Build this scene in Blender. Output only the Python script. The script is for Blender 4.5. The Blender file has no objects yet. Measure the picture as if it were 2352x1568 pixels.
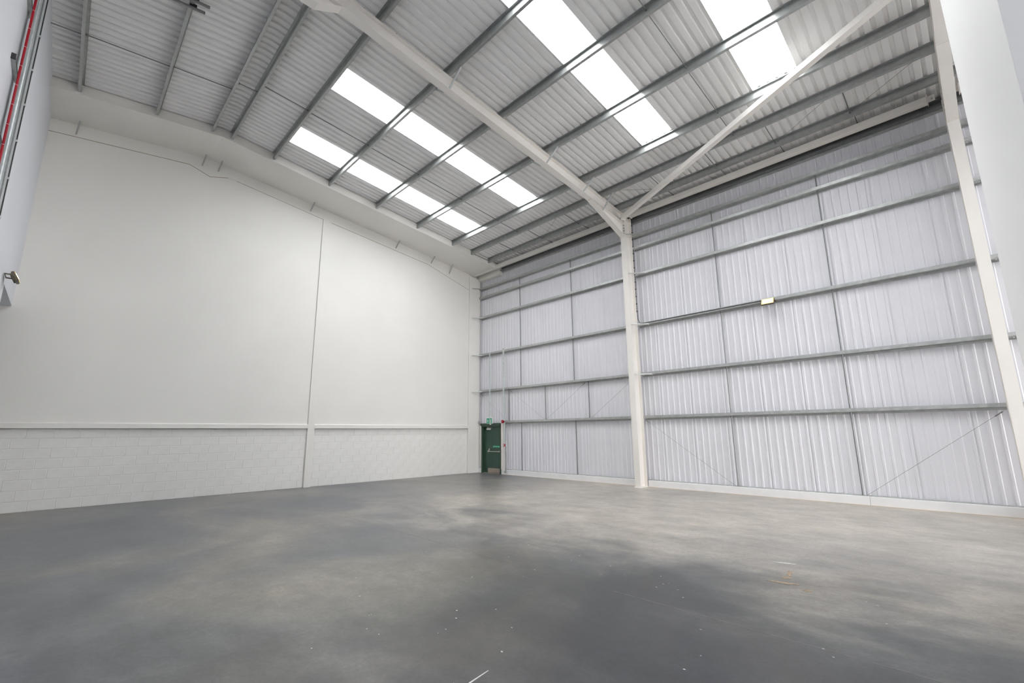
import bpy, math, random
from mathutils import Vector, Matrix
random.seed(7)
sc = bpy.context.scene
COL = sc.collection

# ------------------------------------------------------------------ camera
F_PX, CX, CY = 1036.83, 1172.62, 792.08
CAM = Vector((15.279, -13.077, 1.65))
YAW, PITCH, ROLL = math.radians(45.315), math.radians(10.987), math.radians(-0.509)
fw = Vector((-math.sin(YAW)*math.cos(PITCH), math.cos(YAW)*math.cos(PITCH), math.sin(PITCH)))
rt = Vector((math.cos(YAW), math.sin(YAW), 0)); up = rt.cross(fw)
rt2 = rt*math.cos(ROLL) + up*math.sin(ROLL); up2 = -rt*math.sin(ROLL) + up*math.cos(ROLL)
cd = bpy.data.cameras.new('camera'); cam = bpy.data.objects.new('camera', cd); COL.objects.link(cam)
cam.matrix_world = Matrix(((rt2.x, up2.x, -fw.x, CAM.x), (rt2.y, up2.y, -fw.y, CAM.y), (rt2.z, up2.z, -fw.z, CAM.z), (0, 0, 0, 1)))
cd.sensor_width = 36; cd.sensor_fit = 'HORIZONTAL'; cd.lens = F_PX/2352*36
cd.shift_x = (1176-CX)/2352; cd.shift_y = (CY-784)/2352
cd.clip_start = 0.05; cd.clip_end = 300
sc.camera = cam

# ------------------------------------------------------------------ world (overcast sky) and portals
SKY = 18.0
w = bpy.data.worlds.new('overcast_sky'); sc.world = w; w.use_nodes = True
nt = w.node_tree; bg = nt.nodes['Background']
bg.inputs[0].default_value = (1.0, 0.99, 0.97, 1); bg.inputs[1].default_value = SKY
def portal(name, loc, size, sizey, rot):
    l = bpy.data.lights.new(name, 'AREA'); l.shape = 'RECTANGLE'; l.size = size; l.size_y = sizey
    l.cycles.is_portal = True
    o = bpy.data.objects.new(name, l); COL.objects.link(o); o.location = loc; o.rotation_euler = rot
sc.view_settings.view_transform = 'Standard'; sc.view_settings.look = 'None'
sc.view_settings.gamma = 1; sc.view_settings.use_curve_mapping = False
sc.view_settings.exposure = 0.0
sc.cycles.max_bounces = 10; sc.cycles.diffuse_bounces = 7; sc.cycles.glossy_bounces = 4
sc.cycles.caustics_reflective = False; sc.cycles.caustics_refractive = False
sc.cycles.sample_clamp_indirect = 8

# ------------------------------------------------------------------ building measures (metres)
X1, X2, X3 = 7.915, 15.855, 23.8       # centre planes of the portal frames
ZE, PR, YR = 8.745, 0.113, -10.83      # purlin underside at y=0, roof pitch, ridge line
ZR = ZE - PR*YR; PL = 0.114
YL = -14.2                             # left partition
XB = 1.53                              # edge of the boarded soffit
def roofz(y): return ZE - PR*y if y >= YR else ZR + PL*(y-YR)
SH = 0.20                              # purlin depth

# ------------------------------------------------------------------ materials
def mat(name, col, rough=0.6, metal=0.0, spec=0.5, noise=None, bump=None, emit=None):
    m = bpy.data.materials.new(name); m.use_nodes = True
    n = m.node_tree.nodes; L = m.node_tree.links; b = n['Principled BSDF']
    b.inputs['Roughness'].default_value = rough; b.inputs['Metallic'].default_value = metal
    b.inputs['Specular IOR Level'].default_value = spec
    b.inputs['Base Color'].default_value = (*col, 1)
    if noise:
        sc_, amt, det = noise
        tc = n.new('ShaderNodeTexCoord'); nz = n.new('ShaderNodeTexNoise'); nz.inputs['Scale'].default_value = sc_
        nz.inputs['Detail'].default_value = det
        r = n.new('ShaderNodeMapRange'); r.inputs[3].default_value = 1-amt; r.inputs[4].default_value = 1+amt
        r.inputs[1].default_value = 0.3; r.inputs[2].default_value = 0.7
        mx = n.new('ShaderNodeVectorMath'); mx.operation = 'SCALE'; mx.inputs[0].default_value = col
        L.new(tc.outputs['Object'], nz.inputs['Vector']); L.new(nz.outputs['Fac'], r.inputs[0])
        L.new(r.outputs[0], mx.inputs['Scale']); L.new(mx.outputs[0], b.inputs['Base Color'])
    if bump:
        s_, st = bump
        tc = n.new('ShaderNodeTexCoord'); nz = n.new('ShaderNodeTexNoise'); nz.inputs['Scale'].default_value = s_
        nz.inputs['Detail'].default_value = 3
        bp = n.new('ShaderNodeBump'); bp.inputs['Strength'].default_value = st; bp.inputs['Distance'].default_value = 0.01
        L.new(tc.outputs['Object'], nz.inputs['Vector']); L.new(nz.outputs['Fac'], bp.inputs['Height'])
        L.new(bp.outputs[0], b.inputs['Normal'])
    if emit:
        b.inputs['Emission Color'].default_value = (*emit[0], 1); b.inputs['Emission Strength'].default_value = emit[1]
    return m
M = {}
M['paint'] = mat('white_masonry_paint', (0.80, 0.785, 0.75), 0.7, noise=(0.6, 0.02, 2))
M['block'] = mat('painted_blockwork', (0.80, 0.79, 0.765), 0.65, noise=(7, 0.02, 3), bump=(60, 0.25))
M['board'] = mat('painted_board', (0.80, 0.785, 0.74), 0.75, noise=(0.8, 0.02, 2))
M['plaster'] = mat('white_plasterboard', (0.74, 0.755, 0.80), 0.6, noise=(0.5, 0.015, 2))
M['pier'] = mat('white_pier_paint', (0.93, 0.93, 0.925), 0.5, noise=(0.5, 0.01, 2))
M['bead'] = mat('brown_sealant', (0.30, 0.22, 0.15), 0.8, noise=(4, 0.2, 2))
M['liner'] = mat('white_steel_liner', (0.76, 0.76, 0.80), 0.40, noise=(1.3, 0.02, 2))
M['roof'] = mat('grey_white_roof_liner', (0.82, 0.82, 0.815), 0.45, noise=(1.1, 0.03, 3))
M['steel'] = mat('cream_steel_paint', (0.84, 0.81, 0.77), 0.5, noise=(1.5, 0.02, 2))
M['galv'] = mat('galvanised_steel', (0.47, 0.485, 0.48), 0.36, metal=0.5, noise=(9, 0.12, 4))
M['galvroof'] = mat('galvanised_purlin_steel', (0.37, 0.385, 0.38), 0.33, metal=0.55, noise=(9, 0.1, 4))
M['galvdark'] = mat('galvanised_rod', (0.22, 0.225, 0.23), 0.45, metal=0.6, noise=(9, 0.1, 3))
M['galvlight'] = mat('zinc_conduit', (0.56, 0.60, 0.61), 0.35, metal=0.6, noise=(12, 0.1, 3))
M['kerb'] = mat('white_painted_kerb', (0.86, 0.86, 0.87), 0.6, noise=(3, 0.03, 3))
M['green'] = mat('dark_green_door_paint', (0.035, 0.085, 0.060), 0.42, noise=(2, 0.06, 2))
M['greenframe'] = mat('dark_green_frame_paint', (0.028, 0.062, 0.038), 0.45, noise=(2, 0.06, 2))
M['steelplate'] = mat('brushed_kick_plate', (0.42, 0.36, 0.31), 0.45, metal=0.5, noise=(5, 0.05, 2))
M['chrome'] = mat('satin_metal', (0.62, 0.60, 0.55), 0.3, metal=0.8, noise=(8, 0.05, 2))
M['black'] = mat('black_rubber', (0.02, 0.02, 0.022), 0.6, noise=(20, 0.1, 2))
M['darkhousing'] = mat('bronze_grey_housing', (0.10, 0.085, 0.06), 0.45, noise=(10, 0.1, 2))
M['red'] = mat('red_alarm_cable', (0.30, 0.004, 0.014), 0.45, spec=0.25, noise=(6, 0.1, 2))
M['white'] = mat('white_plastic', (0.80, 0.80, 0.79), 0.45, noise=(4, 0.02, 2))
M['signgreen'] = mat('safety_green', (0.0, 0.36, 0.20), 0.45, noise=(4, 0.03, 2))
M['lens'] = mat('lit_led_lens', (1, 0.9, 0.7), 0.4, noise=(4, 0.01, 1), emit=((1.0, 0.80, 0.48), 22))
M['peach'] = mat('peach_sealant', (0.60, 0.47, 0.34), 0.7, noise=(3, 0.08, 2))
M['glow'] = mat('amber_lens_glare', (0.9, 0.7, 0.3), 0.4, noise=(4, 0.01, 1), emit=((1.0, 0.66, 0.22), 1.3))  # emissive amber imitating the glare halo round the lens
M['stain'] = mat('dried_white_spill', (0.66, 0.66, 0.66), 0.7, noise=(30, 0.2, 3))
M['rust'] = mat('tan_scuff', (0.38, 0.29, 0.20), 0.6, noise=(25, 0.3, 3))
M['joint'] = mat('pale_joint_filler', (0.25, 0.24, 0.225), 0.6, noise=(12, 0.2, 2))

# skylight sheet: clear-ish GRP that lets the sky through and scatters a little
m = bpy.data.materials.new('translucent_skylight_sheet'); m.use_nodes = True; n = m.node_tree.nodes; L = m.node_tree.links
n.clear(); out = n.new('ShaderNodeOutputMaterial'); tr = n.new('ShaderNodeBsdfTransparent'); tl = n.new('ShaderNodeBsdfTranslucent')
mx = n.new('ShaderNodeMixShader'); nz = n.new('ShaderNodeTexNoise'); nz.inputs['Scale'].default_value = 1.5
rp = n.new('ShaderNodeMapRange'); rp.inputs[3].default_value = 0.28; rp.inputs[4].default_value = 0.40
tcn = n.new('ShaderNodeTexCoord'); L.new(tcn.outputs['Object'], nz.inputs['Vector'])
L.new(nz.outputs['Fac'], rp.inputs[0]); L.new(rp.outputs[0], mx.inputs[0])
tr.inputs[0].default_value = (0.86, 0.88, 0.90, 1); tl.inputs[0].default_value = (0.85, 0.87, 0.90, 1)
L.new(tr.outputs[0], mx.inputs[1]); L.new(tl.outputs[0], mx.inputs[2]); L.new(mx.outputs[0], out.inputs[0]); M['skylight'] = m

# power-floated concrete
m = bpy.data.materials.new('power_floated_concrete'); m.use_nodes = True; n = m.node_tree.nodes; L = m.node_tree.links
b = n['Principled BSDF']; tc = n.new('ShaderNodeTexCoord')
def noise_node(scale, det, vscale, rough=0.55, dist=0.0):
    mp = n.new('ShaderNodeMapping'); mp.inputs['Scale'].default_value = vscale
    z = n.new('ShaderNodeTexNoise'); z.inputs['Scale'].default_value = scale; z.inputs['Detail'].default_value = det
    z.inputs['Roughness'].default_value = rough; z.inputs['Distortion'].default_value = dist
    L.new(tc.outputs['Object'], mp.inputs[0]); L.new(mp.outputs[0], z.inputs['Vector']); return z
def ramp(src, stops):
    r = n.new('ShaderNodeValToRGB'); L.new(src, r.inputs[0]); e = r.color_ramp.elements
    e[0].position, e[0].color = stops[0][0], (*stops[0][1], 1); e[1].position, e[1].color = stops[-1][0], (*stops[-1][1], 1)
    for p_, c_ in stops[1:-1]:
        q = e.new(p_); q.color = (*c_, 1)
    return r
big = noise_node(0.24, 5, (1, 1, 1), 0.55, 0.6)
r1 = ramp(big.outputs['Fac'], [(0.34, (0.066, 0.074, 0.090)), (0.50, (0.122, 0.124, 0.128)), (0.66, (0.215, 0.200, 0.172))])
mid = noise_node(1.3, 4, (1, 1.6, 1), 0.6, 0.0)
def gain(src, lo, hi):
    q = n.new('ShaderNodeMapRange'); q.inputs[1].default_value = 0.3; q.inputs[2].default_value = 0.7
    q.inputs[3].default_value = lo; q.inputs[4].default_value = hi; L.new(src, q.inputs[0]); return q
r2 = gain(mid.outputs['Fac'], 0.72, 1.27)
mott = noise_node(6.5, 5, (1, 1, 1), 0.7, 0.0); r4 = gain(mott.outputs['Fac'], 0.86, 1.14)
fine = noise_node(26, 5, (1, 1, 1), 0.7, 0)
r3 = gain(fine.outputs['Fac'], 0.90, 1.12)
def mul(a, c):
    x = n.new('ShaderNodeMix'); x.data_type = 'RGBA'; x.blend_type = 'MULTIPLY'; x.inputs[0].default_value = 1
    x.clamp_result = False
    L.new(a, x.inputs[6]); L.new(c, x.inputs[7]); return x.outputs[2]
# paler and more beige towards the cladding
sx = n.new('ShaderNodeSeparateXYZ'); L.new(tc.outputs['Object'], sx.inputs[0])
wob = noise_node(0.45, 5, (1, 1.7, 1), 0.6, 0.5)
def mth(op, a, b_, c_=None):
    q = n.new('ShaderNodeMath'); q.operation = op
    for i_, v_ in enumerate((a, b_, c_)):
        if v_ is None: continue
        if isinstance(v_, (int, float)): q.inputs[i_].default_value = v_
        else: L.new(v_, q.inputs[i_])
    return q.outputs[0]
def sstep(src, lo, hi):
    q = n.new('ShaderNodeMapRange'); q.interpolation_type = 'SMOOTHSTEP'; L.new(src, q.inputs[0])
    q.inputs[1].default_value = lo; q.inputs[2].default_value = hi; return q.outputs[0]
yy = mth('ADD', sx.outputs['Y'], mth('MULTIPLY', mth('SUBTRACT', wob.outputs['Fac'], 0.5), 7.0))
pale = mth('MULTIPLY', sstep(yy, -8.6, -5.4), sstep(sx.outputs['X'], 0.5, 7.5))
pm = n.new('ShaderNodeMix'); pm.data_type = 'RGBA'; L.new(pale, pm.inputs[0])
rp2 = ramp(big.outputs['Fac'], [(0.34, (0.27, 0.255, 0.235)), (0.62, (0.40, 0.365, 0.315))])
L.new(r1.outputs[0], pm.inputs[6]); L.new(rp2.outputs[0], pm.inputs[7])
# darker round patch with a wavering edge, in the middle of the slab
dx_ = mth('SUBTRACT', sx.outputs['X'], 12.9); dy_ = mth('SUBTRACT', sx.outputs['Y'], -9.9)
rad = mth('SQRT', mth('ADD', mth('MULTIPLY', dx_, dx_), mth('MULTIPLY', dy_, dy_)), 0.0)
rad = mth('ADD', rad, mth('MULTIPLY', mth('SUBTRACT', wob.outputs['Fac'], 0.5), 5.0))
patch = n.new('ShaderNodeMapRange'); patch.interpolation_type = 'SMOOTHSTEP'; L.new(rad, patch.inputs[0])
patch.inputs[1].default_value = 0.8; patch.inputs[2].default_value = 3.8; patch.inputs[3].default_value = 0.48; patch.inputs[4].default_value = 1.0
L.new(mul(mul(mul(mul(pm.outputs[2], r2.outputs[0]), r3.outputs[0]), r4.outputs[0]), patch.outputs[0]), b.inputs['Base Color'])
rr = n.new('ShaderNodeMapRange'); rr.inputs[3].default_value = 0.285; rr.inputs[4].default_value = 0.42
L.new(mid.outputs['Fac'], rr.inputs[0]); L.new(rr.outputs[0], b.inputs['Roughness'])
bp = n.new('ShaderNodeBump'); bp.inputs['Strength'].default_value = 0.06; bp.inputs['Distance'].default_value = 0.01
L.new(noise_node(3.5, 4, (1, 1, 1)).outputs['Fac'], bp.inputs['Height']); L.new(bp.outputs[0], b.inputs['Normal'])
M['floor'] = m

# ------------------------------------------------------------------ mesh helpers
class MB:
    def __init__(s): s.v = []; s.f = []
    def add(s, vs, fs):
        k = len(s.v); s.v += [tuple(q) for q in vs]; s.f += [tuple(i+k for i in f) for f in fs]; return s
    def box(s, a, b):
        x0, y0, z0 = a; x1, y1, z1 = b
        return s.add([(x0,y0,z0),(x1,y0,z0),(x1,y1,z0),(x0,y1,z0),(x0,y0,z1),(x1,y0,z1),(x1,y1,z1),(x0,y1,z1)],
                     [(0,3,2,1),(4,5,6,7),(0,1,5,4),(1,2,6,5),(2,3,7,6),(3,0,4,7)])
    def prism(s, pts, d):                    # closed polygon (3-D points) pushed along d
        d = Vector(d); k = len(pts); P = [Vector(p) for p in pts]
        nrm = Vector((0, 0, 0))
        for i in range(k): nrm += P[i].cross(P[(i+1) % k])
        if nrm.dot(d) > 0: P.reverse()
        vs = P + [p+d for p in P]
        return s.add(vs, [tuple(range(k)), tuple(reversed(range(k, 2*k)))] + [(i, i+k, (i+1) % k + k, (i+1) % k) for i in range(k)])
    def tube(s, pts, r, n_=8, caps=True):
        P = [Vector(p) for p in pts]; rings = []
        for i, p in enumerate(P):
            t = ((P[min(i+1, len(P)-1)] - P[max(i-1, 0)])).normalized()
            a = t.orthogonal().normalized() if i == 0 else (rings_a - t*rings_a.dot(t)).normalized()
            rings_a = a; c = t.cross(a)
            rings.append([p + (a*math.cos(2*math.pi*j/n_) + c*math.sin(2*math.pi*j/n_))*r for j in range(n_)])
        vs = [q for g in rings for q in g]; fs = []
        for i in range(len(P)-1):
            for j in range(n_):
                fs.append((i*n_+j, i*n_+(j+1) % n_, (i+1)*n_+(j+1) % n_, (i+1)*n_+j))
        if caps: fs += [tuple(reversed(range(n_))), tuple(range((len(P)-1)*n_, len(P)*n_))]
        return s.add(vs, fs)
    def beam(s, p0, p1, prof, upv=(0, 0, 1)):  # closed 2-D profile (side, up) swept from p0 to p1
        p0, p1 = Vector(p0), Vector(p1); t = (p1-p0).normalized(); sd = t.cross(Vector(upv)).normalized(); u = sd.cross(t)
        return s.prism([p0 + sd*a + u*c for a, c in prof], p1-p0)
    def build(s, name, m, parent=None, bev=0.0):
        me = bpy.data.meshes.new(name); off = Vector((0, 0, 0))
        if parent is not None:
            q = parent
            while q is not None: off += q.location; q = q.parent
        me.from_pydata([Vector(v)-off for v in s.v], [], s.f); me.validate(); me.update()
        me.materials.append(M[m]); o = bpy.data.objects.new(name, me); COL.objects.link(o)
        if parent is not None: o.parent = parent
        if bev:
            md = o.modifiers.new('bevel', 'BEVEL'); md.width = bev; md.segments = 2; md.limit_method = 'ANGLE'
        return o
def tag(o, label=None, cat=None, group=None, kind=None):
    if label: o['label'] = label
    if cat: o['category'] = cat
    if group: o['group'] = group
    if kind: o['kind'] = kind
    return o
def empty(name, loc, label=None, cat=None, group=None, kind=None):
    o = bpy.data.objects.new(name, None); COL.objects.link(o); o.location = loc; o.empty_display_size = 0.2
    return tag(o, label, cat, group, kind)
def I_prof(wd, dp, tf=0.013, tw=0.009):
    a, c, h = wd/2, dp/2, tw/2
    return [(-a,-c),(a,-c),(a,-c+tf),(h,-c+tf),(h,c-tf),(a,c-tf),(a,c),(-a,c),(-a,c-tf),(-h,c-tf),(-h,-c+tf),(-a,-c+tf)]
def sq(a, c): return [(-a/2,-c/2),(a/2,-c/2),(a/2,c/2),(-a/2,c/2)]
ORD = ['first', 'second', 'third', 'fourth', 'fifth', 'sixth', 'seventh', 'eighth', 'ninth', 'tenth', 'eleventh']

# ------------------------------------------------------------------ floor
fl = empty('floor', (0, 0, 0), 'grey power-floated concrete floor with cloudy beige and blue-grey mottling', 'floor', kind='structure')
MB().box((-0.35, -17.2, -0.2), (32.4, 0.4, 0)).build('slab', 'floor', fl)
jl = MB()
for xa, xb in ((12.35, 14.95), (6.0, 10.9)):
    jl.box((xa, -8.684, 0.0), (xb, -8.678, 0.0015))
jl.build('joint_line', 'joint', fl)
def blob(cx, cy, rx, ry, ang, seed, z=0.002):
    rd = random.Random(seed); P = []
    for k in range(14):
        a = 2*math.pi*k/14; q = 0.65+0.5*rd.random(); x, y = rx*q*math.cos(a), ry*q*math.sin(a)
        P.append((cx+x*math.cos(ang)-y*math.sin(ang), cy+x*math.sin(ang)+y*math.cos(ang), 0.0))
    return MB().prism(P, (0, 0, z))
blob(13.33, -6.31, 0.16, 0.025, 0.2, 3).build('spill_mark', 'stain', fl)
for k, (x, y, a_, b_) in enumerate(((13.50, -6.75, .03, .13), (13.52, -6.95, .05, .05), (13.55, -7.16, .16, .035), (13.80, -7.28, .05, .04))):
    blob(x, y, a_, b_, 0.2, 10+k).build('scuff_mark', 'rust', fl)
MB().prism([(12.640, -10.9, 0), (12.652, -10.9, 0), (12.616, -10.69, 0), (12.610, -10.69, 0)], (0, 0, 0.0015)).build('scratch_mark', 'stain', fl)
rd = random.Random(5)
deb = MB()
for k in range(70):
    x, y = 9.5+rd.random()*5, -11.6+rd.random()*4.5; s_ = 0.004+rd.random()*0.009; a = rd.random()*3
    deb.prism([(x+s_*math.cos(a+t), y+s_*0.6*math.sin(a+t), 0) for t in (0, 1.7, 3.1, 4.6)], (0, 0, 0.003))
tag(deb.build('grit', 'stain', fl), kind='stuff')

# ------------------------------------------------------------------ gable wall (wall_back)
gw = empty('wall_back', (0, 0, 0), 'tall white painted gable wall with blockwork at its foot', 'wall', kind='structure')
MB().prism([(-0.25, -17.2, 0), (-0.25, 0.35, 0), (-0.25, 0.35, roofz(0.35)+0.2), (-0.25, YR, ZR+0.2), (-0.25, -17.2, roofz(-17.2)+0.2)],
           (0.235, 0, 0)).build('wall_core', 'paint', gw)
# painted blocks, 8 courses
bw, bh, jt = 0.440, 0.215, 0.010
ZL = 1.845; ch = ZL/8
blk = {}
def block_mesh(wd):
    key = round(wd, 3)
    if key not in blk:
        mb = MB(); x0, x1, c = -0.015, 0.0, 0.004; y0, y1, z0, z1 = 0, wd, 0, ch-jt
        mb.add([(x0,y0,z0),(x0,y1,z0),(x0,y1,z1),(x0,y0,z1),(x1-c,y0,z0),(x1-c,y1,z0),(x1-c,y1,z1),(x1-c,y0,z1),
                (x1,y0+c,z0+c),(x1,y1-c,z0+c),(x1,y1-c,z1-c),(x1,y0+c,z1-c)],
               [(0,1,5,4),(1,2,6,5),(2,3,7,6),(3,0,4,7),(4,5,9,8),(5,6,10,9),(6,7,11,10),(7,4,8,11),(8,9,10,11)])
        me = bpy.data.meshes.new('block'); me.from_pydata(mb.v, [], mb.f); me.update(); me.materials.append(M['block']); blk[key] = me
    return blk[key]
rb = random.Random(3)
for c in range(8):
    for ya, yb in ((-14.6, -7.325), (-7.10, -0.64)):
        y = ya - (0.225 if c % 2 else 0) - (0.1 if ya < -8 else 0.17)
        while y < yb:
            a, e = max(y, ya), min(y+bw, yb)
            if e-a > 0.03:
                o = bpy.data.objects.new('block', block_mesh(e-a)); COL.objects.link(o); o.parent = gw
                o.location = (rb.uniform(-0.0022, 0.0022), a, c*ch+jt/2)
            y += bw+jt
MB().box((-0.02, -14.6, 0), (-0.0065, -0.6, ZL)).build('mortar_bed', 'block', gw)
def upper(y0, y1, tops):
    P = [(0.0, y0, ZL), (0.0, y1, ZL)] + [(0.0, a, z) for a, z in tops]
    return MB().prism(P, (0.045, 0, 0))
J_left = [(-14.2, 9.172), (-11.30, 9.525), (-10.763, 9.346), (-10.282, 9.515), (-7.32, 9.143)]
J_right = [(-7.10, 9.115), (-2.82, 8.627), (-0.635, 7.998)]
upper(-17.1, -7.325, [(-7.325, 9.143)] + list(reversed(J_left[:-1])) + [(-17.1, 8.82)]).build('upper_panel', 'paint', gw)
upper(-7.10, -0.637, [(-0.637, 7.998), (-2.82, 8.627), (-7.10, 9.115)]).build('upper_panel', 'paint', gw)
# boarding over the gable rafter, and its sealant line
def band(joint):
    top = [(y, roofz(y)-0.05) for y, z in joint]
    if joint[0][0] < YR < joint[-1][0]: top = [(joint[0][0], roofz(joint[0][0])-0.05), (YR, ZR-0.05), (joint[-1][0], roofz(joint[-1][0])-0.05)]
    P = [(0.0, y, z) for y, z in joint] + [(0.0, y, z) for y, z in reversed(top)]
    return MB().prism(P, (0.050, 0, 0))
band([(-17.1, 8.82)] + J_left + [(-7.10, 9.115)]).build('rafter_boarding', 'board', gw)
band([(-7.10, 9.115)] + J_right[1:] + [(-0.635, 7.998)]).build('rafter_boarding', 'board', gw)
def bead(pts, th=0.011):
    mb = MB()
    for (a, za), (c, zc) in zip(pts, pts[1:]):
        mb.prism([(0.044, a, za-th/2), (0.044, c, zc-th/2), (0.044, c, zc+th/2), (0.044, a, za+th/2)], (0.0085, 0, 0))
    return mb
bead(J_left[:3]).build('sealant_line', 'bead', gw); bead([(-10.763, 9.346), (-10.30, 9.345+0.160)], 0.012).build('sealant_line', 'bead', gw)
bead([(-10.05, 9.487), (-7.32, 9.143)], 0.007).build('sealant_line', 'bead', gw)
bead([(-7.0, 9.103)] + J_right[1:], 0.009).build('sealant_line', 'bead', gw)
MB().box((0, -7.318, 0), (0.085, -7.103, 9.15)).build('pilaster', 'paint', gw, 0.004)
MB().box((0, -0.632, 0), (0.095, 0.0, 8.62)).build('corner_casing', 'paint', gw, 0.004)
for a, c in ((-16.9, -7.32), (-7.101, -0.634)):
    MB().prism([(0.0, a, ZL), (0.088, a, ZL), (0.088, a, 1.958), (0.045, a, 1.985), (0, a, 1.985)], (0, c-a, 0)).build('ledge', 'paint', gw)

# ------------------------------------------------------------------ cladding wall (wall_right)
cw = empty('wall_right', (0, 0.12, 0), 'long wall of white ribbed steel liner panels', 'wall', kind='structure')
PW = 0.955; XP0 = 15.25 - PW*16
def liner_panel(width):
    ribs = 5; pitch = width/ribs; y0, d = 0.10, 0.013; pts = [(0.0, y0)]
    pos = [0.055 + pitch*0.98*i for i in range(ribs)]
    pos = [0.045] + [0.045 + (width-0.09)/ribs*(i+1) for i in range(ribs)]
    for p in pos:
        p = min(p, width-0.045)
        pts += [(p-0.031, y0), (p-0.016, y0-d), (p+0.016, y0-d), (p+0.031, y0)]
    pts.append((width, y0)); mb = MB(); k = len(pts)
    vs = [(x, y, 0.20) for x, y in pts] + [(x, y, 8.93) for x, y in pts]
    fs = [(i, i+1, i+1+k, i+k) for i in range(k-1)]
    vs += [(width, 0.13, 0.20), (0, 0.13, 0.20), (width, 0.13, 8.93), (0, 0.13, 8.93)]
    fs += [(2*k+1, 2*k+3, 2*k+2, 2*k)]
    return mb.add(vs, fs)
lp = liner_panel(PW-0.004).build('liner_panel', 'liner', cw); lp.location = Vector((XP0, 0, 0))
lp.data.transform(Matrix.Translation((0, 0, 0)))
nP = int((32.3-XP0)/PW)+1
lp.location.x = XP0
for i in range(1, nP):
    c = lp.copy(); COL.objects.link(c); c.location.x = XP0 + i*PW
MB().box((-0.2, 0.131, 0), (32.4, 0.25, 9.2)).build('outer_sheet', 'liner', cw)
# white kerb at the foot
kb = empty('baseboard_right', (0, 0, 0), 'low white painted kerb along the foot of the cladding', 'kerb', kind='structure')
for a, c in ((0.1, 0.30), (1.52, 7.80), (8.035, 13.40), (13.404, 15.74), (15.98, 32.2)):
    m_ = MB().box((a, -0.06, 0), (c, 0.13, 0.185)); m_.build('kerb_length', 'kerb', kb, 0.006)
    MB().box((a, 0.02, 0.185), (c, 0.13, 0.205)).build('base_rail', 'galv', kb)
    MB().box((a, -0.085, 0.0), (c, -0.055, 0.004)).build('floor_sealant', 'peach', kb)

# ------------------------------------------------------------------ roof (ceiling)
ce = empty('ceiling', (0, 0, 0), 'pitched roof of grey-white ribbed steel sheets', 'roof', kind='structure')
def sheet(xa, xb, ya, yb, name, m_, parent, nr=5):
    """ribbed sheet between y=ya and y=yb (ya<yb), all on one slope"""
    wd = xb-xa; pitch = wd/nr; z0 = SH; d = 0.042; pts = []
    for i in range(nr):
        o = xa+i*pitch
        pts += [(o, z0), (o+pitch*0.56, z0), (o+pitch*0.65, z0+d), (o+pitch*0.91, z0+d)]
    pts.append((xb, z0)); k = len(pts); mb = MB()
    vs = [(x, ya, roofz(ya)+z) for x, z in pts] + [(x, yb, roofz(yb)+z) for x, z in pts]
    mb.add(vs, [(i, i+k, i+1+k, i+1) for i in range(k-1)])
    return mb.build(name, m_, parent)
SKX = [(2.46, 3.34), (5.31, 6.19), (10.01, 10.87), (12.79, 13.68), (18.0, 18.9), (20.8, 21.7)]
edges = [-0.2, 0.66, 1.56, 2.46, 3.34, 4.325, 5.31, 6.19, 7.145, 8.10, 9.055, 10.01, 10.87, 11.83, 12.79, 13.68, 14.65, 15.62, 16.4, 17.2, 18.0, 18.9, 19.85, 20.8, 21.7, 22.9, 24.1, 25.3, 26.5, 27.7, 28.9, 30.2, 31.4, 32.4]
YS0, YS1 = -9.36, -2.79
for xa, xb in zip(edges, edges[1:]):
    if (xa, xb) in SKX:
        sheet(xa, xb, YR, YS0, 'roof_sheet', 'roof', ce); sheet(xa, xb, YS1, 0.12, 'roof_sheet', 'roof', ce)
    else:
        sheet(xa, xb, YR, 0.12, 'roof_sheet', 'roof', ce)
    sheet(xa, xb, -17.2, YR, 'roof_sheet', 'roof', ce)
MB().prism([(-0.2, YR-0.2, ZR+SH+0.044), (-0.2, YR, ZR+SH+0.06), (-0.2, YR+0.2, ZR+SH+0.044), (-0.2, YR+0.2, ZR+SH+0.048), (-0.2, YR, ZR+SH+0.066), (-0.2, YR-0.2, ZR+SH+0.048)],
           (32.6, 0, 0)).build('ridge_closer', 'roof', ce)
# outer weather skin (keeps the sky out between the liner ribs)
oz = SH+0.12
cuts = [-0.3]; 
for a, c in SKX: cuts += [a, c]
cuts.append(32.5)
def skin(xa, xb, ya, yb):
    mb = MB(); mb.prism([(xa, ya, roofz(ya)+oz), (xa, yb, roofz(yb)+oz), (xa, yb, roofz(yb)+oz+0.02), (xa, ya, roofz(ya)+oz+0.02)], (xb-xa, 0, 0))
    return mb
ok = MB()
def putskin(xa, xb, ya, yb):
    s_ = skin(xa, xb, ya, yb); ok.add(s_.v, s_.f)
putskin(-0.3, 32.5, -17.3, YR); putskin(-0.3, 32.5, YR, YS0); putskin(-0.3, 32.5, YS1, 0.25)
for i in range(0, len(cuts), 2): putskin(cuts[i], cuts[i+1], YS0, YS1)
for a, c in SKX:                                         # upstands round the rooflights
    for x in (a-0.004, c+0.004):
        ok.prism([(x, YS0, roofz(YS0)+SH), (x, YS1, roofz(YS1)+SH), (x, YS1, roofz(YS1)+oz+0.02), (x, YS0, roofz(YS0)+oz+0.02)], (0.003, 0, 0))
ok.build('weather_skin', 'roof', ce)
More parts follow.
